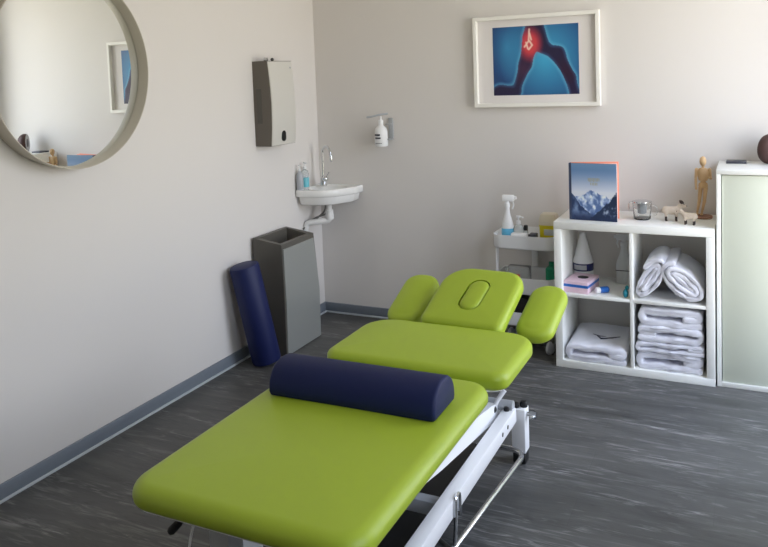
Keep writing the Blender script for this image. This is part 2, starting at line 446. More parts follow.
# ------------------------------------------------------------------ half-round bolster on the table
BZ = .5375
prof = []
w_, h_ = .185, .099
out = [(-w_/2+.006, 0)]
for k in range(25):
    a = PI-PI*k/24; cc = math.cos(a); ss = math.sin(a)
    out.append((w_/2*math.copysign(abs(cc)**.86, cc), .012+(h_-.012)*ss**.9))
out.append((w_/2-.006, 0))
def section_solid(mb, sec, x0, x1, re=.012, frame=lambda x, u, v: (x, u, v)):
    cu = 0; cv = max(v for u, v in sec)*.45; R = []
    L = x1-x0
    for k in range(5):
        a = PI/2*k/4; s_ = 1-re*2*(1-math.sin(a))/max(w_, .1); x = x0+re*(1-math.cos(a))
        R.append([frame(x, cu+(u-cu)*s_, max(cv+(v-cv)*s_, 0)) for u, v in sec])
    for k in range(1, 12): R.append([frame(x0+re+(L-2*re)*k/12, u, v) for u, v in sec])
    for k in range(5):
        a = PI/2*(1-k/4); s_ = 1-re*2*(1-math.sin(a))/max(w_, .1); x = x1-re*(1-math.cos(a))
        R.append([frame(x, cu+(u-cu)*s_, max(cv+(v-cv)*s_, 0)) for u, v in sec])
    mb.rings(R)
b = MB(); section_solid(b, out, -.290, .284)
bm_ = Matrix.Translation((1.441, -2.220, BZ)) @ Matrix.Rotation(math.radians(.8), 4, 'Z')
o = b.build('bolster', M['navy'], None, mtx=bm_, loc=(1.441, -2.220, BZ), angle=60)
tag(o, 'navy half-round knee bolster lying across the green treatment table', 'bolster')

# ------------------------------------------------------------------ navy roll leaning on the wall
p0 = Vector((.165, -.922, .016)); p1 = Vector((.092, -.990, .560)); d = (p1-p0)
L_ = d.length; q = d.to_track_quat('Z', 'Y').to_matrix().to_4x4()
prof = [(0, 0), (.066, 0), (.076, .004), (.0795, .012), (.0795, L_-.012), (.076, L_-.004), (.066, L_), (0, L_)]
b = MB(); b.lathe(prof, seg=40, mtx=Matrix.Translation(p0) @ q)
tag(b.build('foam_roll', M['foam'], None, loc=(.158, -.905, 0)), 'tall navy foam roll leaning on the left wall beside the steel bin', 'foam roll')

# ------------------------------------------------------------------ waste bin
bin_ = thing('waste_bin', 'tall dark grey waste bin with brushed steel front against left wall under basin', 'waste bin', (.12, -.62, 0))
y0, y1 = -.802, -.422
def bring(x0, x1, ya, yb, z0, z1): return [(x0, ya, z0), (x1, ya, z1), (x1, yb, z1), (x0, yb, z0)]
R = [bring(.022, .214, y0+.002, y1, 0, 0), bring(.022, .218, y0, y1-.004, .30, .30), bring(.018, .208, y0+.006, y1-.030, .660, .632),
     bring(.045, .182, y0+.035, y1-.065, .660, .634), bring(.048, .178, y0+.045, y1-.075, .40, .40)]
b = MB(); b.rings(R); b.build('bin_body', M['dgrey'], bin_, smooth=False)
MB().rings([[(.2145, y0+.012, .006), (.219, y0+.012, .006), (.219, y1-.008, .006), (.2145, y1-.008, .006)],
            [(.217, y0+.010, .30), (.224, y0+.010, .30), (.224, y1-.012, .30), (.217, y1-.012, .30)],
            [(.208, y0+.014, .605), (.2155, y0+.014, .605), (.2155, y1-.043, .605), (.208, y1-.043, .605)]])  .build('front_panel', M['bsteel'], bin_, smooth=False)

# ------------------------------------------------------------------ round mirror
mir = thing('round_mirror', 'large round wall mirror with deep beige rim on left wall', 'mirror', (0, -2.045, 1.62))
seg = 96
def circ(r, x): return [(x, -2.040+r*math.cos(2*PI*k/seg), 1.62+r*math.sin(2*PI*k/seg)) for k in range(seg)]
b = MB(); R = [circ(.372, .001), circ(.390, .003), circ(.404, .096), circ(.4035, .100), circ(.4005, .1005), circ(.399, .098), circ(.392, .052)]
b.rings(R, False, False); b.build('rim', M['rim'], mir, angle=60)
MB().rings([circ(.393, .048), circ(.393, .054)]).build('mirror_glass', M['mirror'], mir, angle=30, mtx=Matrix.Translation((.05, -2.04, 0)) @ Matrix.Rotation(math.radians(.5), 4, 'Z') @ Matrix.Translation((-.05, 2.04, 0)))

# ------------------------------------------------------------------ paper towel dispenser
dp = thing('towel_dispenser', 'brushed steel paper towel dispenser with dark sides on left wall', 'towel dispenser', (0, -.568, 1.17))
ya, yb = -.697, -.440; zs = [1.170, 1.19, 1.27, 1.42, 1.56, 1.64, 1.655]
def fx(z): t = (z-1.17)/.49; return .098+.018*math.sin(PI*min(max(t*.9+.1, 0), 1))
b = MB(); b.rings([[(0, ya, z), (fx(z), ya, z), (fx(z), yb, z), (0, yb, z)] for z in zs])
b.build('housing', M['hgrey'], dp, smooth=False)
b = MB(); b.rings([[(fx(z)-.002, ya+.006, z), (fx(z)+.004, ya+.006, z), (fx(z)+.004, yb-.006, z), (fx(z)-.002, yb-.006, z)] for z in [1.172, 1.19, 1.23, 1.27, 1.32, 1.37, 1.42, 1.47, 1.52, 1.56, 1.60, 1.64, 1.652]])
b.build('front_cover', M['steel'], dp, angle=30)
z_ = 1.222; x_ = fx(z_)+.003
MB().prism(rr(.042, .062, .020), 0, .004, mtx=Matrix.Translation((x_, -.575, z_)) @ Matrix.Rotation(PI/2, 4, 'Y') @ Matrix.Rotation(PI/2, 4, 'Z')).build('sight_window', M['blackslot'], dp)
MB().box(.02, .055, ya-.003, ya+.002, 1.30, 1.50, .002).build('side_grip', M['dgrey'], dp)
MB().box(.050, .066, -.655, -.628, 1.653, 1.676, .004).build('latch', M['chrome'], dp)
MB().ell((.072, -.598, 1.664), (.010, .010, .010)).build('lock', M['dsteel'], dp)
MB().tube([(fx(1.62)+.003, -.468, 1.615), (fx(1.62)+.0055, -.468, 1.615)], .006, 14).build('badge', M['greyl'], dp)

# ------------------------------------------------------------------ corner wash basin
sk = thing('wash_basin', 'small white corner wash basin with curved front rim', 'wash basin', (.14, -.14, .76))
SZ = .858
outl = [(.0, -.0), (.0, -.31)] + bez((.0, -.31, 0), (.10, -.315, 0), (.19, -.30, 0), (.25, -.225, 0), 10) + bez((.25, -.225, 0), (.285, -.17, 0), (.30, -.11, 0), (.318, -.095, 0), 6)[1:] + [(.318, 0, 0)]
outl = [(p[0], p[1]) for p in outl]
ctr = Vector((.145, -.155))
def ray_out(a):
    d = Vector((math.cos(a), math.sin(a))); best = None
    for i in range(len(outl)):
        p = Vector(outl[i])-ctr; e = Vector(outl[(i+1) % len(outl)])-ctr-p
        den = d.x*e.y-d.y*e.x
        if abs(den) < 1e-9: continue
        t = (p.x*e.y-p.y*e.x)/den; u_ = (p.x*d.y-p.y*d.x)/den
        if t > 0 and -1e-6 <= u_ <= 1+1e-6 and (best is None or t > best): best = t
    return best
N = 96; ang = [2*PI*k/N for k in range(N)]; rad = [ray_out(a) for a in ang]
def sring(f, z, sh=(0, 0)): return [(ctr.x+math.cos(a)*f(r, a)+sh[0], ctr.y+math.sin(a)*f(r, a)+sh[1], z) for a, r in zip(ang, rad)]
bowl = lambda k: (lambda r, a: min(k*.122/ math.sqrt((math.cos(a-.0))**2+(math.sin(a)*1.05)**2), r-.012))
R = [sring(lambda r, a: r*.80, .762), sring(lambda r, a: r*.865, .770), sring(lambda r, a: r*.90, .812), sring(lambda r, a: r-.004, .814), sring(lambda r, a: r, .819), sring(lambda r, a: r, SZ-.006), sring(lambda r, a: r-.005, SZ),
     sring(bowl(1.04), SZ), sring(bowl(.99), SZ-.004), sring(bowl(.93), SZ-.03), sring(bowl(.75), SZ-.075), sring(bowl(.3), SZ-.09), sring(bowl(.03), SZ-.092)]
MB().rings([[(max(x, .001), min(y, -.001), z) for x, y, z in r] for r in R]).build('basin', M['ceramic'], sk, angle=50)
# drain trap
b = MB(); b.lathe([(.026, 0), (.028, -.012), (.016, -.016), (.015, -.075)], (.150, -.150, .764), 16)
b.tube(fillet([(.150, -.150, .70), (.150, -.150, .648), (.06, -.200, .640), (.02, -.215, .635), (.004, -.22, .57)], .03), .019, 12)
b.lathe([(.023, -.02), (.024, .02)], (.150, -.150, .695), 16).lathe([(.021, .05), (.026, .03), (.026, .0)], (.15, -.15, .655), 14)
b.build('drain_trap', M['pvc'], sk)
b = MB(); b.tube(fillet([(.10, -.11, .77), (.105, -.12, .70), (.05, -.20, .64), (.004, -.24, .60)], .05), .006, 8)
b.build('supply_hose', M['hose'], sk)
b = MB(); b.tube(fillet([(.115, -.10, .77), (.14, -.12, .69), (.06, -.17, .665), (.004, -.20, .63)], .05), .006, 8)
b.build('supply_hose', M['hose'], sk)
fa = thing('tap', 'chrome gooseneck tap standing on the wash basin in the corner', 'tap', (.088, -.105, SZ))
b = MB(); b.lathe([(.021, 0), (.024, .006), (.021, .010), (.020, .055), (.015, .064), (.008, .066)], (.088, -.105, SZ), 20)
b.build('tap_body', M['chrome'], fa)
b = MB(); b.tube(fillet([(.088, -.105, SZ+.06), (.092, -.107, SZ+.235), (.125, -.125, SZ+.262), (.168, -.150, SZ+.245), (.182, -.156, SZ+.175)], .035, 8), [.0072]*100 if False else .0072, 12)
b.lathe([(.0085, 0), (.010, .01), (.0075, .035)], (.1815, -.156, SZ+.165), 12)
b.build('spout', M['chrome'], fa)
b = MB(); b.tube([(.088, -.105, SZ+.04), (.118, -.135, SZ+.05)], .006, 10).ell((.122, -.139, SZ+.051), (.019, .019, .019)).tube([(.122, -.139, SZ+.051), (.15, -.135, SZ+.095)], .004, 8)
b.build('tap_handle', M['chrome'], fa)

def bottle(name, label, cat, x, y, z, prof, m, group=None, seg=24, sx=1, sy=1):
    o = thing(name, label, cat, (x, y, z), group)
    MB().lathe(prof, (x, y, z), seg, sx, sy).build('bottle_body', m, o, angle=50)
    return o
# soap bottles on the basin
o = bottle('soap_bottle', 'clear pump bottle with turquoise label on the basin edge', 'soap bottle', .030, -.232, SZ, [(.0, 0), (.022, 0), (.025, .004), (.025, .095), (.020, .112), (.010, .120), (.010, .128), (0, .128)], M['clear'])
MB().lathe([(.0255, .012), (.0258, .013), (.0258, .070), (.0255, .071)], (.030, -.232, SZ), 24).build('label_band', M['cyanliq'], o)
b = MB(); b.lathe([(.012, .126), (.012, .140), (.004, .142), (.004, .160), (.009, .161), (.009, .168), (0, .169)], (.030, -.232, SZ), 14).tube([(.030, -.232, SZ+.164), (.055, -.25, SZ+.160)], .004, 8); b.build('pump', M['wplastic'], o)
o = bottle('soap_bottle', 'plain white pump bottle on the basin edge behind the turquoise-labelled bottle', 'soap bottle', .027, -.288, SZ, [(0, 0), (.020, 0), (.022, .003), (.022, .085), (.016, .105), (.009, .112), (.009, .120), (0, .120)], M['greyl'])
b = MB(); b.lathe([(.010, .118), (.010, .130), (.004, .132), (.004, .148), (.008, .149), (.008, .155), (0, .156)], (.027, -.288, SZ), 14); b.build('pump', M['wplastic'], o)

# ------------------------------------------------------------------ sanitiser dispenser on the back wall
sd = thing('sanitiser_dispenser', 'white sanitiser bottle with chrome pump lever in a wall holder beside the basin', 'soap dispenser', (.515, 0, 1.11))
MB().box(.518, .548, -.012, 0, 1.150, 1.285, .003).box(.500, .548, -.055, -.008, 1.150, 1.156, .002).box(.500, .545, -.020, -.010, 1.24, 1.25, .002).build('wall_holder', M['gmetal'], sd)
cx, cy = .487, -.055
MB().lathe([(0, 0), (.039, 0), (.042, .006), (.040, .092), (.034, .112), (.016, .128), (.014, .140), (0, .140)], (cx, cy, 1.112), 26).build('bottle_body', M['wplastic'], sd)
b = MB(); b.lathe([(.0152, .136), (.0152, .162), (.006, .164), (.006, .185), (0, .186)], (cx, cy, 1.112), 16); b.build('pump', M['wplastic'], sd)
b = MB(); b.tube(fillet([(cx+.035, cy+.03, 1.312), (cx-.01, cy, 1.308), (cx-.055, cy-.02, 1.296), (cx-.085, cy-.02, 1.294)], .02), .006, 8); b.build('pump_lever', M['greyl'], sd)
def band(bm, c, r, z0, z1, a0, a1, n=10):
    bm.rings([[(c[0]+rr_*math.cos(math.radians(a0+(a1-a0)*k/n)), c[1]+rr_*math.sin(math.radians(a0+(a1-a0)*k/n)), z) for k in range(n+1)] for rr_, z in ((r, z0), (r, z1))], False, False, False)
for z0_, z1_, a0_, a1_ in ((1.178, 1.190, 225, 285), (1.160, 1.170, 235, 290), (1.132, 1.135, 235, 300)):
    b = MB(); band(b, (cx, cy), .0425, z0_, z1_, a0_, a1_); b.build('label_print', M['dlabel'], sd)

# ------------------------------------------------------------------ coloured flat prints (pigment per vertex)
def printed(name, w, h, nx, ny, fn, m, parent, mtx, thick=.0008):
    b = MB(); bm = b.b; V = []
    for j in range(ny+1):
        V.append([bm.verts.new((w*(i/nx-.5), 0, h*(.5-j/ny))) for i in range(nx+1)])
    for j in range(ny):
        for i in range(nx): bm.faces.new((V[j][i], V[j+1][i], V[j+1][i+1], V[j][i+1]))
    bmesh.ops.transform(bm, matrix=mtx, verts=bm.verts)
    u, v = np.meshgrid(np.linspace(0, 1, nx+1), np.linspace(0, 1, ny+1))
    c = fn(u, v).reshape(-1, 3)/255.
    c = np.where(c <= .04045, c/12.92, ((c+.055)/1.055)**2.4)
    o = b.build(name, m, parent)
    a = o.data.color_attributes.new('Col', 'FLOAT_COLOR', 'POINT')
    a.data.foreach_set('color', np.concatenate([c, np.ones((len(c), 1))], 1).astype(np.float32).ravel())
    return o
def caps(u, v, a, b, ra, rb, asp):
    ax, ay = a; bx, by = b
    px, py = (u-ax), (v-ay)*asp; dx, dy = bx-ax, (by-ay)*asp
    t = np.clip((px*dx+py*dy)/(dx*dx+dy*dy), 0, 1)
    return np.hypot(px-t*dx, py-t*dy)-(ra+(rb-ra)*t)
def mix(a, b, t): return a+(np.array(b, float)-a)*t[..., None]
sm = lambda x, a, b: np.clip((x-a)/(b-a), 0, 1)
def vnoise(u, v, s, seed):
    f = np.vectorize(lambda a, b: noise.fractal(Vector((a*s, b*s, seed)), 1., 2.1, 5))
    return f(u, v)
def art(u, v):
    A = .79
    d0 = np.hypot((u-.62)/.55, (v-.45)/.75)
    c = np.zeros(u.shape+(3,))+np.array((34, 70, 122))
    c = mix(c, (70, 172, 214), np.clip(1-d0, 0, 1)**.8)
    c = mix(c, (66, 158, 204), np.clip(1-np.hypot((u-.17)/.22, (v-.3)/.5), 0, 1)*.7)
    P = [((.50, -.1), (.50, .16), .115, .12), ((.46, .18), (.385, .55), .105, .075), ((.385, .55), (.27, .93), .075, .05), ((.17, 1.02), (.08, .98), .13, .12), ((.27, .95), (.15, 1.0), .06, .1),
         ((.56, .12), (.60, .30), .07, .08), ((.60, .33), (.76, .42), .055, .085), ((.76, .42), (.90, .76), .085, .06), ((.90, .76), (.97, 1.1), .06, .075)]
    K_ = 45.; d = -np.log(np.sum([np.exp(-K_*caps(u, v, a, b, ra, rb, A)) for a, b, ra, rb in P], 0))/K_+.008
    dl = np.min([caps(u, v, a, b, ra, rb, A) for a, b, ra, rb in P[:5]], 0)
    c = mix(c, (104, 178, 210), sm(d, .035, .0)*.75)
    body = np.zeros(u.shape+(3,))+np.array((40, 34, 66))
    body = mix(body, (70, 120, 168), sm(d, -.035, 0)*.65)
    body = mix(body, (92, 48, 74), np.clip(1-np.hypot((u-.36), (v-.62)*A)/.2, 0, 1)*.6)
    body = mix(body, (58, 24, 40), np.clip(1-np.hypot((u-.84), (v-.68)*A)/.2, 0, 1)*.6)
    g = np.clip(1-np.hypot((u-.445)/.17, (v-.26)*A/.23), 0, 1)
    body = mix(body, (206, 58, 70), np.clip(g*1.7, 0, 1))
    body = mix(body, (236, 110, 84), np.clip(g-.35, 0, 1)*1.1)
    c = np.where((d < 0)[..., None], body, c)
    c = mix(c, (190, 60, 90), np.clip(g-.1, 0, 1)*.5*(dl < .03))
    ln = np.min([caps(u, v, a, b, .006, .006, A) for a, b in (((.44, .05), (.43, .22)), ((.43, .22), (.38, .30)), ((.43, .20), (.47, .28)), ((.47, .28), (.43, .34)), ((.40, .24), (.42, .33)), ((.44, .1), (.46, .2)))], 0)
    c = mix(c, (250, 226, 206), sm(ln, .010, -.002)*.9)
    return c
def alp(u, v):
    c = np.zeros(u.shape+(3,))+np.array((92, 122, 152))
    c = mix(c, (84, 112, 150), sm(v, 0, .2)); c = mix(c, (182, 186, 198), sm(v, .12, .5))
    n1 = vnoise(u, v*0, 5, 1.3); n2 = vnoise(u, v, 9, 4.2); n3 = vnoise(u, v, 5, 8.8)
    ridge = .50+.10*np.abs((u-.45)*2)**1.0+n1*.06
    m1 = v > ridge
    col = mix(np.zeros(u.shape+(3,))+np.array((74, 96, 138)), (196, 206, 222), np.clip(n2*1.3+.35, 0, 1))
    col = mix(col, (70, 90, 130), np.clip((v-.75)*2, 0, 1))
    c = np.where(m1[..., None], col, c)
    rl = .52+.95*u*1.0+n1*.05; m2 = (v > rl)
    colL = mix(np.zeros(u.shape+(3,))+np.array((34, 50, 84)), (104, 122, 152), np.clip(n3*1.5+.1, 0, 1))
    c = np.where(m2[..., None], colL, c)
    rr2 = .50+(1-u)*.85+n1*.06; m3 = (v > rr2)
    colR = mix(np.zeros(u.shape+(3,))+np.array((30, 42, 66)), (170, 180, 196), np.clip(n2*1.6-.25, 0, 1))
    c = np.where(m3[..., None], colR, c)
    c = mix(c, (24, 36, 66), np.clip((v-.86)*7+n3*.5, 0, 1)*.9)
    return np.clip(c*1.2, 0, 235)
pf = thing('framed_picture', 'white framed print of a glowing hip joint on the back wall', 'picture', (1.4545, 0, 1.342))
b = MB(); X0, X1, Z0, Z1 = 1.094, 1.815, 1.342, 1.864; fw = .022
def frect(i, y): return [(X0+i, y, Z0+i), (X1-i, y, Z0+i), (X1-i, y, Z1-i), (X0+i, y, Z1-i)]
b.rings([frect(.003, -.001), frect(0, -.004), frect(0, -.036), frect(.002, -.038), frect(fw-.002, -.038), frect(fw, -.036), frect(fw, -.012)], False, False)
b.build('frame', M['fwhite'], pf, smooth=False)
MB().box(X0+.01, X1-.01, -.012, -.004, Z0+.01, Z1-.01).build('mount_board', M['mount'], pf, smooth=False)
printed('print', .492, .392, 150, 120, art, vcol_mat('hip_print', .3), pf, Matrix.Translation((1.453, -.0128, 1.6045)))

# ------------------------------------------------------------------ cube shelf
XS, SH, SD, GAP = 1.634, .765, .39, .025
YF, YB = -(GAP+SD), -GAP
sh = thing('cube_shelf', 'white cube shelf with four compartments against the back wall', 'shelf unit', (XS+SH/2, (YF+YB)/2, 0))
bo = .038; th = .016
MB().box(XS, XS+SH, YF, YB, SH-bo, SH, .0015).build('top_panel', M['white'], sh)
MB().box(XS, XS+SH, YF, YB, 0, bo, .0015).build('bottom_panel', M['white'], sh)
for x in (XS, XS+SH-bo): MB().box(x, x+bo, YF, YB, bo, SH-bo, .0015).build('side_panel', M['white'], sh)
xm = XS+SH/2; zm = SH/2+.0
MB().box(xm-th/2, xm+th/2, YF+.002, YB, bo, SH-bo, .001).build('divider', M['white'], sh)
for x0, x1 in ((XS+bo, xm-th/2), (xm+th/2, XS+SH-bo)): MB().box(x0, x1, YF+.002, YB, zm-th/2, zm+th/2, .001).build('middle_shelf', M['white'], sh)
zmid = zm+th/2
xl0, xl1, xr0, xr1 = XS+bo, xm-th/2, xm+th/2, XS+SH-bo

# ------------------------------------------------------------------ towels (ribbons folded or rolled)
def ribbon(path, t, y0, y1, seed=0, amp=.0065, ny=12):
    """thick cloth sheet following a 2D path (x,z), extruded in y, soft and uneven"""
    P = [Vector((p[0], p[1])) for p in path]
    # resample
    D = [0]
    for a, b_ in zip(P, P[1:]): D.append(D[-1]+(b_-a).length)
    n = max(24, int(D[-1]/.009)); Q = []
    j = 0
    for i in range(n+1):
        s_ = D[-1]*i/n
        while j < len(D)-2 and D[j+1] < s_: j += 1
        f = (s_-D[j])/max(D[j+1]-D[j], 1e-9); Q.append(P[j].lerp(P[j+1], min(f, 1)))
    nor = []
    for i in range(n+1):
        d = (Q[min(i+1, n)]-Q[max(i-1, 0)]).normalized(); nor.append(Vector((-d.y, d.x)))
    up = [Q[i]+nor[i]*t/2 for i in range(n+1)]; dn = [Q[i]-nor[i]*t/2 for i in range(n+1)]
    def endcap(c, d, nn, sgn):
        return [c+nn*(t/2*math.cos(a))+d*(t/2*math.sin(a))*sgn for a in (PI*.25, PI*.5, PI*.75)]
    d1 = (Q[n]-Q[n-1]).normalized(); d0 = (Q[1]-Q[0]).normalized()
    loop = up+endcap(Q[n], d1, nor[n], 1)+dn[::-1]+[Q[0]-nor[0]*(t/2*math.cos(a))-d0*(t/2*math.sin(a)) for a in (PI*.25, PI*.5, PI*.75)]
    cen = Q+[Q[n]]*3+Q[::-1]+[Q[0]]*3
    R = []
    ys = [y0, y0+.0025, y0+.008]+[y0+.008+(y1-y0-.016)*k/ny for k in range(1, ny)]+[y1-.008, y1-.0025, y1]
    sc = [.45, .85, 1]+[1]*(ny-1)+[1, .85, .45]
    for y, s_ in zip(ys, sc):
        ring = []
        for p, c in zip(loop, cen):
            q = c+(p-c)*s_
            nz = noise.noise(Vector((c.x*16+seed*7.3, y*12, c.y*16)))*amp+noise.noise(Vector((p.x*45+seed, y*30, p.y*45)))*amp*.45
            yy = y+noise.noise(Vector((c.x*22, seed*3.1, c.y*22)))*amp*(2.2 if y < y0+.01 else .5)
            ring.append((q.x+nz*.6*(1 if abs(nz) else 1), yy, q.y+nz))
        R.append(ring)
    return MB().rings(R)
def arc(cx, cz, r, a0, a1, n=8, sq=1):
    return [(cx+r*sq*math.cos(math.radians(a0+(a1-a0)*k/n)), cz+r*math.sin(math.radians(a0+(a1-a0)*k/n))) for k in range(n+1)]
def fold_path(x0, x1, z0, h, t, curl=.05):
    """a thick towel doubled over: fold at the left, the free upper end tucked in at the right"""
    r = (h-t)/2; xa, xb = x0+t/2+r*.8, x1-t/2-r*.8; zc = z0+h/2
    p = [(xb-curl, zc+.001), (xb-curl*.4, zc+.002)]
    p += arc(xb-.004, zc+r*.5, r*.5, -80, 80, 6, 1.2)+[(xb-.03, z0+h-t/2), ((xa+xb)/2, z0+h-t/2+.003), (xa, z0+h-t/2)]
    p += arc(xa, zc, r, 90, 270, 10, .8)+[((xa+xb)/2, z0+t/2), (xb+r*.4, z0+t/2)]
    return p
tw_mat = M['towel']
def towel(name, label, x0, x1, y0, y1, z0, h, t, seed, group, flip=False, slope=0):
    p = fold_path(x0, x1, z0, h, t)
    if flip: p = [(x0+x1-x, z) for x, z in p]
    b = ribbon(p, t*.98, y0, y1, seed)
    for v in b.b.verts:
        v.co.z += slope*(v.co.y-y0)*min(1, max(0, (v.co.z-z0)/h))
        v.co.z = max(v.co.z, z0)
    o = b.build(name, tw_mat, None, loc=((x0+x1)/2, (y0+y1)/2, z0), angle=75)
    return tag(o, label, 'towel', group)
G = 'folded white towels stacked in the lower right compartment'
towel('folded_towel', 'folded white towel at the bottom of the four-towel stack', xr0+.006, xr1-.006, YF+.020, YB-.03, bo, .088, .034, 1, G)
towel('folded_towel', 'thin folded white towel second from the bottom of the stack', xr0+.006, xr1-.004, YF+.015, YB-.03, bo+.087, .056, .0235, 2, G)
towel('folded_towel', 'folded white towel third from the bottom of the stack', xr0+.004, xr1-.014, YF+.012, YB-.03, bo+.142, .082, .033, 3, G, True)
towel('folded_towel', 'folded white towel on top of the four-towel stack', xr0+.018, xr1-.004, YF+.014, YB-.03, bo+.222, .092, .037, 4, G)
lt = towel('folded_towel', 'single folded white towel with dark stitched mark in the lower left compartment', xl0+.006, xl1-.008, YF+.012, YB-.05, bo, .088, .036, 5, 'folded white towels', slope=.05)
b = MB()
def zt(y): return bo+.0885+.05*(y-YF-.012)+.003
pts = [(1.815, YF+.155), (1.845, YF+.115), (1.875, YF+.125), (1.935, YF+.165)]
b.tube([(x, y, zt(y)) for x, y in pts], [.0015, .0045, .0045, .0015], 8)
pts = [(1.795, YF+.165), (1.835, YF+.145), (1.875, YF+.150)]
b.tube([(x, y, zt(y)) for x, y in pts], [.0012, .003, .0012], 8)
b.build('stitched_mark', M['mark'], lt)
def roll_towel(label, cx, cz, a, b_, rot, turns, t, y0, y1, seed, hand=1, zmin=0):
    P = []; n = int(turns*36); cr, sr = math.cos(rot), math.sin(rot)
    for i in range(n+1):
        th_ = 2*PI*turns*i/n; k = .16+.84*(i/n)
        ex, ez = (a-t/2)*math.cos(hand*th_), (b_-t/2)*math.sin(hand*th_)
        off = 1-(1-k)
        # inner turns shrink by a constant thickness, staying oval
        sh_ = (1-i/n)*turns*t*1.05
        ea, eb = max(a-t/2-sh_, .012), max(b_-t/2-sh_, .003)
        x, z = ea*math.cos(hand*th_), eb*math.sin(hand*th_)
        P.append((cx+x*cr-z*sr, cz+x*sr+z*cr))
    m = ribbon(P, t*.97, y0, y1, seed, .008)
    for v in m.b.verts:
        v.co.z = max(v.co.z, zmin)
        v.co.x = min(max(v.co.x, xr0+.002), xr1-.002)
    o = m.build('rolled_towel', tw_mat, None, loc=(cx, (y0+y1)/2, zmin), angle=75)
    return tag(o, label, 'towel', 'rolled white towels in the upper right compartment')
roll_towel('smaller rolled white towel on the left in the upper right compartment', 2.103, zmid+.108, .122, .062, math.radians(58), 2.2, .0225, YF+.020, YB-.06, 11, 1, zmid)
roll_towel('larger rolled white towel on the right in the upper right compartment', 2.258, zmid+.102, .128, .076, math.radians(-42), 2.6, .0235, YF+.014, YB-.03, 12, -1, zmid)

# ------------------------------------------------------------------ things in the upper left compartment
z0 = zmid
# white cleaner bottle, conical
c = (1.722, -.115, z0)
o = thing('cleaner_bottle', 'white cone-shaped bottle with navy label standing behind the pink box', 'bottle', c)
MB().lathe([(0, 0), (.050, 0), (.055, .006), (.055, .100), (.052, .112), (.022, .225), (.020, .236), (0, .238)], c, 30).build('bottle_body', M['wplastic'], o, angle=50)
MB().lathe([(.0185, .232), (.0185, .258), (.013, .263), (0, .263)], c, 20).build('cap', M['wplastic'], o)
MB().lathe([(.0552, .058), (.0558, .059), (.0558, .098), (.0552, .099)], c, 30).build('label_band', M['navyl'], o)
b = MB(); band(b, c, .0562, z0+.066, z0+.092, 225, 300); b.build('label_print', M['greyl'], o)
# glove box
o = thing('glove_box', 'pink and white glove box with blue stripe and black oval opening', 'box', (1.745, -.295, z0))
rz = Matrix.Translation((1.748, -.296, z0)) @ Matrix.Rotation(math.radians(-8), 4, 'Z')
MB().box(-.064, .064, -.090, .090, 0, .060, .002, mtx=rz).build('carton', M['pink'], o)
MB().box(-.0645, .0645, -.0905, .0905, .030, .044, 0, mtx=rz).build('stripe', M['blue'], o)
MB().prism(rr(.056, .050, .024), 0, .0015, mtx=rz @ Matrix.Translation((.006, .010, .060))).build('opening', M['black'], o)
# small blue bottle lying
o = thing('small_bottle', 'small blue bottle with white cap lying on the middle shelf by the pink box', 'bottle', (1.875, -.335, z0))
d0 = Vector((.8, .6, 0)).normalized(); p = Vector((1.850, -.350, z0+.0165))
MB().tube([p, p+d0*.004, p+d0*.045, p+d0*.050], [.012, .0162, .0162, .012], 18).build('bottle_body', M['blue'], o)
MB().tube([p-d0*.022, p-d0*.020, p+d0*.001], [.009, .0155, .0155], 18).build('cap', M['wplastic'], o)
# clear spray bottle
def spray(name, label, c, h, m, labelm, rad=.036, head=M['wplastic'], sx=1, yaw=0, lab=(.03, .10), rb=None):
    o = thing(name, label, 'spray bottle', c)
    q = Matrix.Translation(c) @ Matrix.Rotation(yaw, 4, 'Z')
    k = h/.25
    MB().lathe([(0, 0), (rad*.92, 0), (rad, .006), (rad, .085*k), (rad*.94, .105*k), (rad*.50, .150*k), (rad*.36, .178*k), (rad*.36, .192*k), (0, .192*k)], seg=26, sx=sx, sy=.75, mtx=q).build('bottle_body', m, o, angle=50)
    b = MB(); b.lathe([(rad*.45, .185*k), (rad*.45, .205*k), (rad*.30, .208*k), (rad*.30, .218*k)], seg=16, mtx=q)
    b.box(-.040, .026, -.011, .011, .214*k, .244*k, .005, mtx=q).box(-.052, -.038, -.007, .007, .222*k, .238*k, .003, mtx=q)
    b.tube([q @ Vector((-.030, 0, .216*k)), q @ Vector((-.036, 0, .196*k)), q @ Vector((-.028, 0, .176*k))], .0045, 8)
    b.build('trigger_head', head, o)
    if labelm:
        MB().lathe([(rad*1.005, lab[0]*k), (rad*1.02, lab[0]*k+.001), (rad*1.02, lab[1]*k-.001), (rad*1.005, lab[1]*k)], seg=26, sx=sx, sy=.75, mtx=q).build('label_band', labelm, o)
    return o
o = spray('spray_bottle', 'clear spray bottle standing at the back of the upper left compartment', (1.940, -.115, z0), .272, M['frosted'], None, .042, M['frosted'])
MB().box(1.9, 1.975, -.149, -.1475, z0+.072, z0+.076).build('label_print', M['dlabel'], o)
o = thing('trinket', 'small shiny teal object on the middle shelf against the divider', 'trinket', (1.985, -.385, z0))
MB().ell((1.985, -.385, z0+.022), (.014, .022, .022)).ell((1.990, -.375, z0+.048), (.010, .014, .012)).build('teal_body', M['teal'], o)

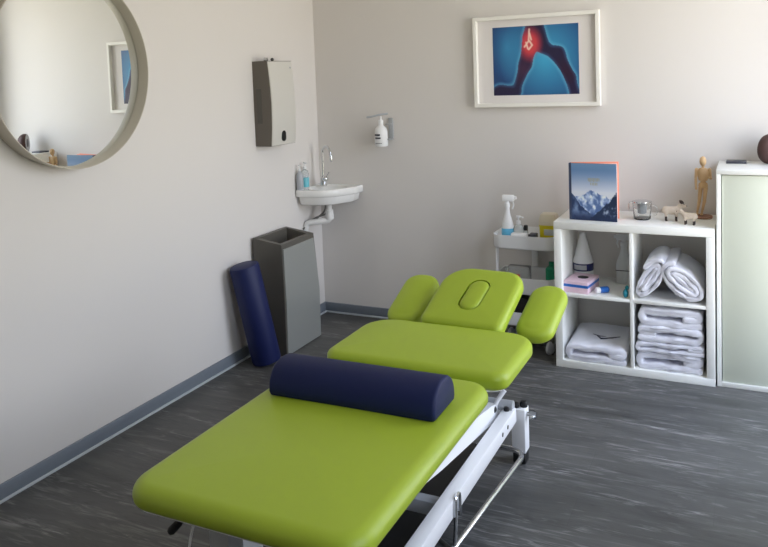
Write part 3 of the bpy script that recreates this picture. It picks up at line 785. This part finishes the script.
# ------------------------------------------------------------------ on top of the shelf
zt0 = SH
bk = thing('book', 'hardback book with snowy mountain cover standing upright on the shelf', 'book', (1.82, -.33, zt0))
A = Vector((1.703, -.331, zt0)); B = Vector((1.944, -.349, zt0)); H = .297
ex = (B-A).normalized(); ey = Vector((-ex.y, ex.x, 0)); wB = (B-A).length
cm = Matrix(((ex.x, ey.x, 0, 0), (ex.y, ey.y, 0, 0), (0, 0, 1, 0), (0, 0, 0, 1)))
mt = Matrix.Translation(A) @ cm
MB().box(0, wB, 0, .003, 0, H, .0008, mtx=mt).build('front_cover', M['darkblue'], bk)
printed('cover_print', wB-.010, H-.002, 110, 130, alp, vcol_mat('mountain_print', .35), bk, mt @ Matrix.Translation((wB/2+.005, -.0006, H/2)))
MB().box(-.004, .0, 0, .032, 0, H, .0008, mtx=mt).build('spine', M['darkblue'], bk)
# back cover and leaves open a little behind
R2 = mt @ Matrix.Translation((-.002, .032, 0)) @ Matrix.Rotation(math.radians(19), 4, 'Z')
MB().box(0, wB, -.003, 0, 0, H, .0008, mtx=R2).build('back_cover', M['salmon'], bk)
R3 = mt @ Matrix.Translation((0, .012, 0)) @ Matrix.Rotation(math.radians(8), 4, 'Z')
MB().box(.001, wB-.006, -.006, .006, .003, H-.004, .0008, mtx=R3).build('pages', M['paper'], bk)
R4 = mt @ Matrix.Translation((0, .026, 0)) @ Matrix.Rotation(math.radians(15.5), 4, 'Z')
MB().box(.001, wB-.003, -.004, .003, .002, H-.003, .0008, mtx=R4).build('endpaper', M['salmon'], bk)
b = MB()
for k, (xx, z1_, z2_) in enumerate([(.098, .205, .222), (.104, .202, .222), (.111, .203, .222), (.118, .205, .222), (.125, .202, .222), (.132, .204, .222), (.139, .204, .222), (.146, .205, .222), (.153, .206, .222),
                                    (.110, .184, .198), (.118, .184, .198), (.126, .183, .198), (.134, .184, .198), (.142, .184, .198)]):
    b.box(xx-.0012, xx+.0012, -.0012, 0, z1_, z2_, mtx=mt)
b.build('title_lettering', M['gold'], bk, smooth=False)

# glass tea cup with steel lid
c = (2.050, -.232, zt0)
o = thing('tea_glass', 'glass tea cup with steel lid and handle between the book and toy sheep', 'cup', c)
MB().lathe([(0, 0), (.036, 0), (.042, .006), (.047, .086), (.0452, .086), (.0402, .009), (.034, .005), (0, .005)], c, 30).build('glass_body', M['glass'], o, angle=60)
MB().lathe([(.020, .030), (.022, .032), (.024, .084), (.023, .084), (.021, .034), (0, .032)], c, 24).build('strainer', M['gmetal'], o)
MB().lathe([(.048, .087), (.049, .089), (.049, .094), (.034, .098), (0, .100)], c, 30).build('lid', M['chrome'], o, angle=30)
MB().tube(fillet([(c[0]+.042, c[1]-.01, zt0+.072), (c[0]+.074, c[1]-.014, zt0+.070), (c[0]+.072, c[1]-.014, zt0+.026), (c[0]+.040, c[1]-.01, zt0+.022)], .018), .0045, 10).build('handle', M['glass'], o)
MB().tube(fillet([(c[0]-.044, c[1]-.01, zt0+.090), (c[0]-.064, c[1]-.012, zt0+.088), (c[0]-.062, c[1]-.012, zt0+.050)], .01), .003, 8).build('hook', M['chrome'], o)

# toy sheep
def remesh(o, v=.003, sm_=6):
    r = o.modifiers.new('Remesh', 'REMESH'); r.mode = 'VOXEL'; r.voxel_size = v; r.use_smooth_shade = True
    s_ = o.modifiers.new('Smooth', 'SMOOTH'); s_.iterations = sm_; s_.factor = .5
def sheep(label, x, y, k, yaw, horns, face):
    o = thing('toy_sheep', label, 'toy sheep', (x, y, zt0), 'toy sheep on the shelf')
    q = Matrix.Translation((x, y, zt0)) @ Matrix.Rotation(yaw, 4, 'Z') @ Matrix.Scale(k, 4)
    b = MB()
    b.ell((0, 0, .052), (.038, .021, .021)).ell((-.022, 0, .053), (.022, .021, .021)).ell((.024, 0, .054), (.020, .019, .021))
    b.ell((.042, 0, .070), (.013, .011, .018), Matrix.Rotation(math.radians(35), 4, 'Y')).ell((.055, 0, .080), (.013, .010, .012)).ell((.066, 0, .075), (.010, .007, .008))
    b.ell((.050, .013, .083), (.004, .008, .004)).ell((.050, -.013, .083), (.004, .008, .004)).ell((-.040, 0, .050), (.006, .005, .012))
    for sx in (-.024, .024):
        for sy in (-.011, .011): b.tube([(sx, sy, .045), (sx, sy, .022)], [.009, .0065], 10)
    m = b.build('body', M['wool'], o, mtx=q); remesh(m, .0022*k+.0006, 4)
    for sx in (-.024, .024):
        for sy in (-.011, .011): MB().tube([(sx, sy, .028), (sx, sy, .006), (sx+.001, sy, 0)], [.0058, .0055, .0065], 10).build('hoof', M['dkbrown'], o, mtx=q)
    if horns:
        for sy in (-1, 1):
            MB().tube([(.050, sy*.006, .090), (.044, sy*.016, .098), (.052, sy*.026, .096), (.062, sy*.028, .088)], [.0045, .005, .004, .002], 8).build('horn', M['dkbrown'], o, mtx=q)
    MB().ell((.0735, 0, .075), (.004, .005, .0045)).build('muzzle', M['dkbrown'], o, mtx=q)
    return o
sheep('larger toy sheep with dark curled horns standing behind the small one', 2.190, -.235, 1.0, math.radians(8), True, 1)
sheep('smaller plain cream toy sheep standing in front of the mannequin', 2.284, -.315, .82, math.radians(172), False, 0)

# wooden mannequin
mx, my = 2.335, -.125
mn = thing('artist_mannequin', 'small jointed wooden artist mannequin standing on a round base', 'mannequin', (mx, my, zt0))
MB().lathe([(0, 0), (.042, 0), (.044, .003), (.044, .011), (.041, .014), (0, .014)], (mx, my, zt0), 32).build('base', M['bwood'], mn)
MB().ell((mx, my-.004, zt0+.292), (.0165, .019, .026)).build('head', M['wood'], mn)
MB().tube([(mx, my, zt0+.255), (mx, my, zt0+.272)], .007, 10).build('neck', M['wood'], mn)
MB().lathe([(.012, .190), (.021, .194), (.027, .220), (.028, .240), (.018, .256), (.006, .259)], (mx, my, zt0), 20, 1, .68).build('chest', M['wood'], mn)
MB().ell((mx, my, zt0+.183), (.014, .012, .013)).build('waist', M['wood'], mn)
MB().lathe([(.010, .152), (.021, .155), (.023, .168), (.020, .180), (.010, .183)], (mx, my, zt0), 20, 1, .7).build('pelvis', M['wood'], mn)
for s_ in (-1, 1):
    o = MB().tube([(mx+s_*.031, my, zt0+.246), (mx+s_*.035, my+.002, zt0+.205)], [.0085, .0065], 12).build('upper_arm', M['wood'], mn)
    MB().ell((mx+s_*.030, my, zt0+.248), (.0095, .0095, .0095)).build('shoulder_joint', M['wood'], o)
    if s_ < 0: e = [(mx-.035, my+.002, zt0+.203), (mx-.034, my-.004, zt0+.165), (mx-.033, my-.006, zt0+.146)]
    else: e = [(mx+.036, my+.002, zt0+.205), (mx+.030, my-.035, zt0+.212), (mx+.026, my-.050, zt0+.216)]
    MB().tube(e, [.0068, .0055, .006], 10).build('forearm', M['wood'], mn)
    kx = mx+s_*.011-.004*(1+s_); 
    o = MB().tube([(mx+s_*.012, my, zt0+.158), (mx+s_*.012-.006, my-.004, zt0+.095)], [.0115, .0085], 12).build('thigh', M['wood'], mn)
    MB().ell((mx+s_*.012-.006, my-.004, zt0+.091), (.0085, .0085, .0085)).build('knee_joint', M['wood'], o)
    MB().tube([(mx+s_*.012-.006, my-.004, zt0+.088), (mx+s_*.011-.018, my+.004, zt0+.028)], [.0085, .0055], 12).build('shin', M['wood'], mn)
    MB().ell((mx+s_*.011-.018, my-.008, zt0+.0215), (.0075, .017, .0075)).build('foot', M['wood'], mn)

# ------------------------------------------------------------------ cabinet
cx0, cx1, cy0, cy1, ch = 2.407, 3.03, -.397, -.022, 1.049
cb = thing('storage_cabinet', 'white storage cabinet with pale grey-green sliding doors right of the cube shelf', 'cabinet', ((cx0+cx1)/2, (cy0+cy1)/2, 0))
b = MB(); pt = .019
b.box(cx0, cx0+pt, cy0, cy1, 0, ch-.022, .0015).box(cx1-pt, cx1, cy0, cy1, 0, ch-.022, .0015).box(cx0+pt, cx1-pt, cy1-.012, cy1, 0, ch-.022)
b.box(cx0+pt, cx1-pt, cy0, cy1, 0, .022, .001)
b.build('carcass', M['white'], cb)
MB().box(cx0, cx1, cy0, cy1, ch-.022, ch, .002).build('top_panel', M['white'], cb)
xd = (cx0+cx1)/2
MB().box(cx0+pt+.004, xd+.02, cy0+.010, cy0+.026, .025, ch-.026, .002).build('door', M['cabg'], cb)
o = MB().box(xd-.02-.09, cx1-pt-.004, cy0+.030, cy0+.046, .025, ch-.026, .002).build('door', M['cabg'], cb)
# things on the cabinet
o = MB().box(2.443, 2.535, -.145, -.06, ch, ch+.011, .002).build('flat_case', M['dlabel'], None, loc=(2.49, -.10, ch))
tag(o, 'thin dark flat case lying on top of the white cabinet', 'case')
gx, gy, gz, gr = 2.640, -.115, ch+.072, .074
ge = thing('geode', 'round dark brown geode on top of the white cabinet at the right', 'geode', (gx, gy, ch))
qd = Matrix.Translation((gx, gy, gz)) @ Vector((-.80, .60, .03)).to_track_quat('Z', 'Y').to_matrix().to_4x4()
b = MB(); R = []
prf = [(.001, -.052)]+[(gr*math.sin(a), -.052*math.cos(a)) for a in (.3, .6, .9, 1.2, 1.45)]+[(gr, 0), (gr*.985, .012), (gr*.93, .020)]
b.lathe(prf, seg=36, mtx=qd)
b.build('rind', M['geo_out'], ge, angle=60)
MB().lathe([(gr*.93, .0195), (gr*.92, .0215), (gr*.46, .0215), (gr*.42, .019)], seg=36, mtx=qd).build('crystal_face', M['geo_in'], ge)
MB().lathe([(gr*.40, .0222), (gr*.38, .0226), (0, .0226)], seg=28, sx=.62, mtx=qd).build('hollow', M['geo_hole'], ge)

# ------------------------------------------------------------------ trolley
tx0, tx1, ty0, ty1 = 1.260, 1.608, -.300, -.035
tr = thing('trolley', 'white three-tier steel trolley on casters between table and cube shelf', 'trolley', ((tx0+tx1)/2, (ty0+ty1)/2, 0))
tcx, tcy = (tx0+tx1)/2, (ty0+ty1)/2
def tray(ztop, hh):
    o_ = rr(tx1-tx0, ty1-ty0, .055, 8)
    R = []
    for ins, z in ((.020, ztop-hh), (.006, ztop-hh+.003), (.0, ztop-hh+.012), (.0, ztop-.004), (-.002, ztop), (.004, ztop), (.004, ztop-hh+.012), (.01, ztop-hh+.006), (.03, ztop-hh+.005)):
        R.append([(tcx+x, tcy+y, z) for x, y in inset(o_, ins)])
    MB().rings(R).build('tray', M['wmetal'], tr, angle=50)
TRH = .652
tray(TRH, .078); tray(.420, .095); tray(.225, .078)
for x, y in ((tx0+.008, -.225), (tx1-.008, -.225), (tx0+.17, ty1+.010), (tx1-.03, ty1+.02)):
    wx, wy = (.004, .018) if x in (tx0+.008, tx1-.008) else (.018, .004)
    MB().box(x-wx, x+wx, y-wy, y+wy, .075, TRH-.004, .002).build('post', M['wmetal'], tr)
for x, y in ((tx0+.045, ty0+.055), (tx1-.040, ty0+.055), (tx0+.045, ty1-.05), (tx1-.06, ty1-.05)):
    o = MB().box(x-.017, x+.017, y-.020, y+.012, .060, .150, .004).build('caster', M['dgrey'], tr)
    MB().lathe([(0, -.011), (.020, -.011), (.030, -.010), (.036, -.006), (.036, .006), (.030, .010), (.020, .011), (0, .011)], seg=28, mtx=Matrix.Translation((x, y-.022, .036)) @ Matrix.Rotation(math.radians(70), 4, 'Z') @ Matrix.Rotation(PI/2, 4, 'X')).build('wheel', M['greyl'], o)
tz = TRH-.073
spray('spray_bottle', 'white spray bottle with light blue label on the trolley top tray', (1.333, -.225, tz), .292, M['wplastic'], M['lblue'], .034, M['wplastic'], 1, math.radians(-172), (.03, .085))
c = (1.392, -.215, tz)
o = thing('pump_bottle', 'short clear pump bottle next to the spray bottle on the trolley', 'bottle', c)
MB().lathe([(0, 0), (.026, 0), (.028, .004), (.028, .100), (.022, .115), (.010, .122), (.010, .128), (0, .128)], c, 24).build('bottle_body', M['clear'], o)
b = MB(); b.lathe([(.013, .120), (.013, .140), (.005, .142), (.005, .158), (.013, .160), (.013, .168), (0, .169)], c, 16).tube([(c[0], c[1], tz+.164), (c[0]+.030, c[1]-.01, tz+.162)], .0045, 8); b.build('pump', M['wplastic'], o)
o = MB().box(1.365, 1.452, -.282, -.240, tz, tz+.082, .005).build('dispenser_pack', M['wplastic'], None, loc=(1.41, -.26, tz)); tag(o, 'low white pack at the front edge of the trolley top tray', 'pack')
o = thing('small_vial', 'small black-capped vial behind the white pack on the trolley', 'vial', (1.430, -.205, tz))
MB().lathe([(0, 0), (.013, 0), (.013, .085), (.009, .09), (0, .09)], (1.430, -.205, tz), 16).build('vial_body', M['clear'], o)
MB().lathe([(.012, .088), (.012, .112), (.009, .116), (0, .116)], (1.430, -.205, tz), 16).build('cap', M['black'], o)
o = MB().box(1.458, 1.498, -.265, -.205, tz, tz+.078, .004).build('small_box', M['dlabel'], None, loc=(1.478, -.235, tz)); tag(o, 'small dark box between white pack and yellow container on the trolley', 'box')
c = (1.556, -.185, tz)
o = thing('sharps_container', 'yellow sharps container with cream lid on the trolley top tray', 'container', c)
qs = Matrix.Translation(c)
MB().rings([[(x, y, z) for x, y in rr(w2, l2, .012, 4)] for w2, l2, z in ((.078, .078, 0), (.084, .084, .004), (.092, .092, .118), (.096, .096, .120), (.096, .096, .128))]).build('tub', M['yellow'], o, mtx=qs)
MB().rings([[(x, y, z) for x, y in rr(w2, l2, .014, 4)] for w2, l2, z in ((.098, .098, .126), (.098, .098, .142), (.084, .084, .178), (.076, .076, .184), (.05, .05, .185))]).build('lid', M['cream'], o, mtx=qs)
MB().box(-.018, .040, -.0480, -.044, .072, .104, .001, mtx=qs).build('label_plate', M['greyl'], o)
o = MB().box(1.340, 1.470, -.262, -.150, .152, .296, .006).build('storage_case', M['black'], None, loc=(1.405, -.206, .152)); tag(o, 'black case in the bottom tray of the trolley', 'case')
# middle tray
mz = .420-.090
o = MB().box(1.318, 1.440, -.235, -.145, mz, mz+.125, .004); o = o.build('storage_box', M['clear'], None, loc=(1.38, -.19, mz)); tag(o, 'clear plastic box in the trolley middle tray', 'box')
o = MB().box(1.352, 1.405, -.281, -.245, mz, mz+.098, .006).build('small_pack', M['redp'], None, loc=(1.38, -.26, mz)); tag(o, 'small red pack at the front of the trolley middle tray', 'pack')
o = thing('green_bottle', 'dark green flat bottle in the trolley middle tray beside the shelf', 'bottle', (1.572, -.22, mz))
MB().box(1.548, 1.595, -.265, -.170, mz, mz+.150, .010, 3).build('bottle_body', M['greenp'], o)
MB().lathe([(.014, .148), (.014, .172), (0, .174)], (1.572, -.218, mz), 16).build('cap', M['greenp'], o)

# ------------------------------------------------------------------ light : daylight through the window and the added fill window
W = bpy.data.worlds.new('daylight'); S.world = W; W.use_nodes = True
nt = W.node_tree; nt.nodes.clear(); L = nt.links.new
out_ = nt.nodes.new('ShaderNodeOutputWorld'); bg = nt.nodes.new('ShaderNodeBackground')
tc = nt.nodes.new('ShaderNodeTexCoord'); sp = nt.nodes.new('ShaderNodeSeparateXYZ'); L(tc.outputs['Generated'], sp.inputs['Vector'])
mr = nt.nodes.new('ShaderNodeMapRange'); mr.inputs['From Min'].default_value = -1; mr.inputs['From Max'].default_value = 1; L(sp.outputs['Z'], mr.inputs['Value'])
cr = nt.nodes.new('ShaderNodeValToRGB'); e = cr.color_ramp.elements
e[0].position = 0; e[0].color = (.60, .525, .45, 1); e[1].position = 1; e[1].color = (.58, .68, 1.0, 1)
for pos, cc in ((.47, (.72, .635, .55, 1)), (.52, (.95, .94, 1.0, 1)), (.70, (.74, .80, 1.0, 1))):
    x = e.new(pos); x.color = cc
L(mr.outputs['Result'], cr.inputs['Fac']); L(cr.outputs['Color'], bg.inputs['Color']); bg.inputs['Strength'].default_value = 9.2
L(bg.outputs['Background'], out_.inputs['Surface'])
for WY0, WY1, WZ0, WZ1 in WINS_AND_FILL:
    pl = bpy.data.lights.new('window_portal', 'AREA'); pl.shape = 'RECTANGLE'; pl.size = WZ1-WZ0; pl.size_y = WY1-WY0
    pl.cycles.is_portal = True
    po = bpy.data.objects.new('window_portal', pl); COL.objects.link(po)
    po.location = (RX+T-.01, (WY0+WY1)/2, (WZ0+WZ1)/2); po.rotation_euler = (0, PI/2, 0)

# ------------------------------------------------------------------ camera
cam = bpy.data.cameras.new('camera'); co = bpy.data.objects.new('camera', cam); COL.objects.link(co)
F, PX, PY = 763.498, 384.354, 128.377
r_ = Vector((.901, .433, -.036)); 
yaw, pitch, roll = CAMROT = (0.4502, -0.0702, -0.0363)
cyw, syw, cp, sp_ = math.cos(yaw), math.sin(yaw), math.cos(pitch), math.sin(pitch)
fwd = Vector((-syw*cp, cyw*cp, sp_)); right = Vector((cyw, syw, 0)); up = right.cross(fwd)
r2 = right*math.cos(roll)+up*math.sin(roll); u2 = up*math.cos(roll)-right*math.sin(roll)
co.matrix_world = Matrix(((r2.x, u2.x, -fwd.x, 2.561), (r2.y, u2.y, -fwd.y, -4.298), (r2.z, u2.z, -fwd.z, 1.554), (0, 0, 0, 1)))
cam.sensor_fit = 'HORIZONTAL'; cam.sensor_width = 36; cam.lens = F/768*36
cam.shift_x = (384-PX)/768; cam.shift_y = -(273.5-PY)/768
cam.clip_start = .05
S.camera = co
vs = S.view_settings; vs.view_transform = 'Standard'; vs.look = 'None'; vs.gamma = 1; vs.use_curve_mapping = False; vs.exposure = 0.0
S.cycles.use_denoising = True
S.cycles.max_bounces = 14; S.cycles.diffuse_bounces = 8; S.cycles.transmission_bounces = 10; S.cycles.transparent_max_bounces = 12
S.cycles.sample_clamp_indirect = 6
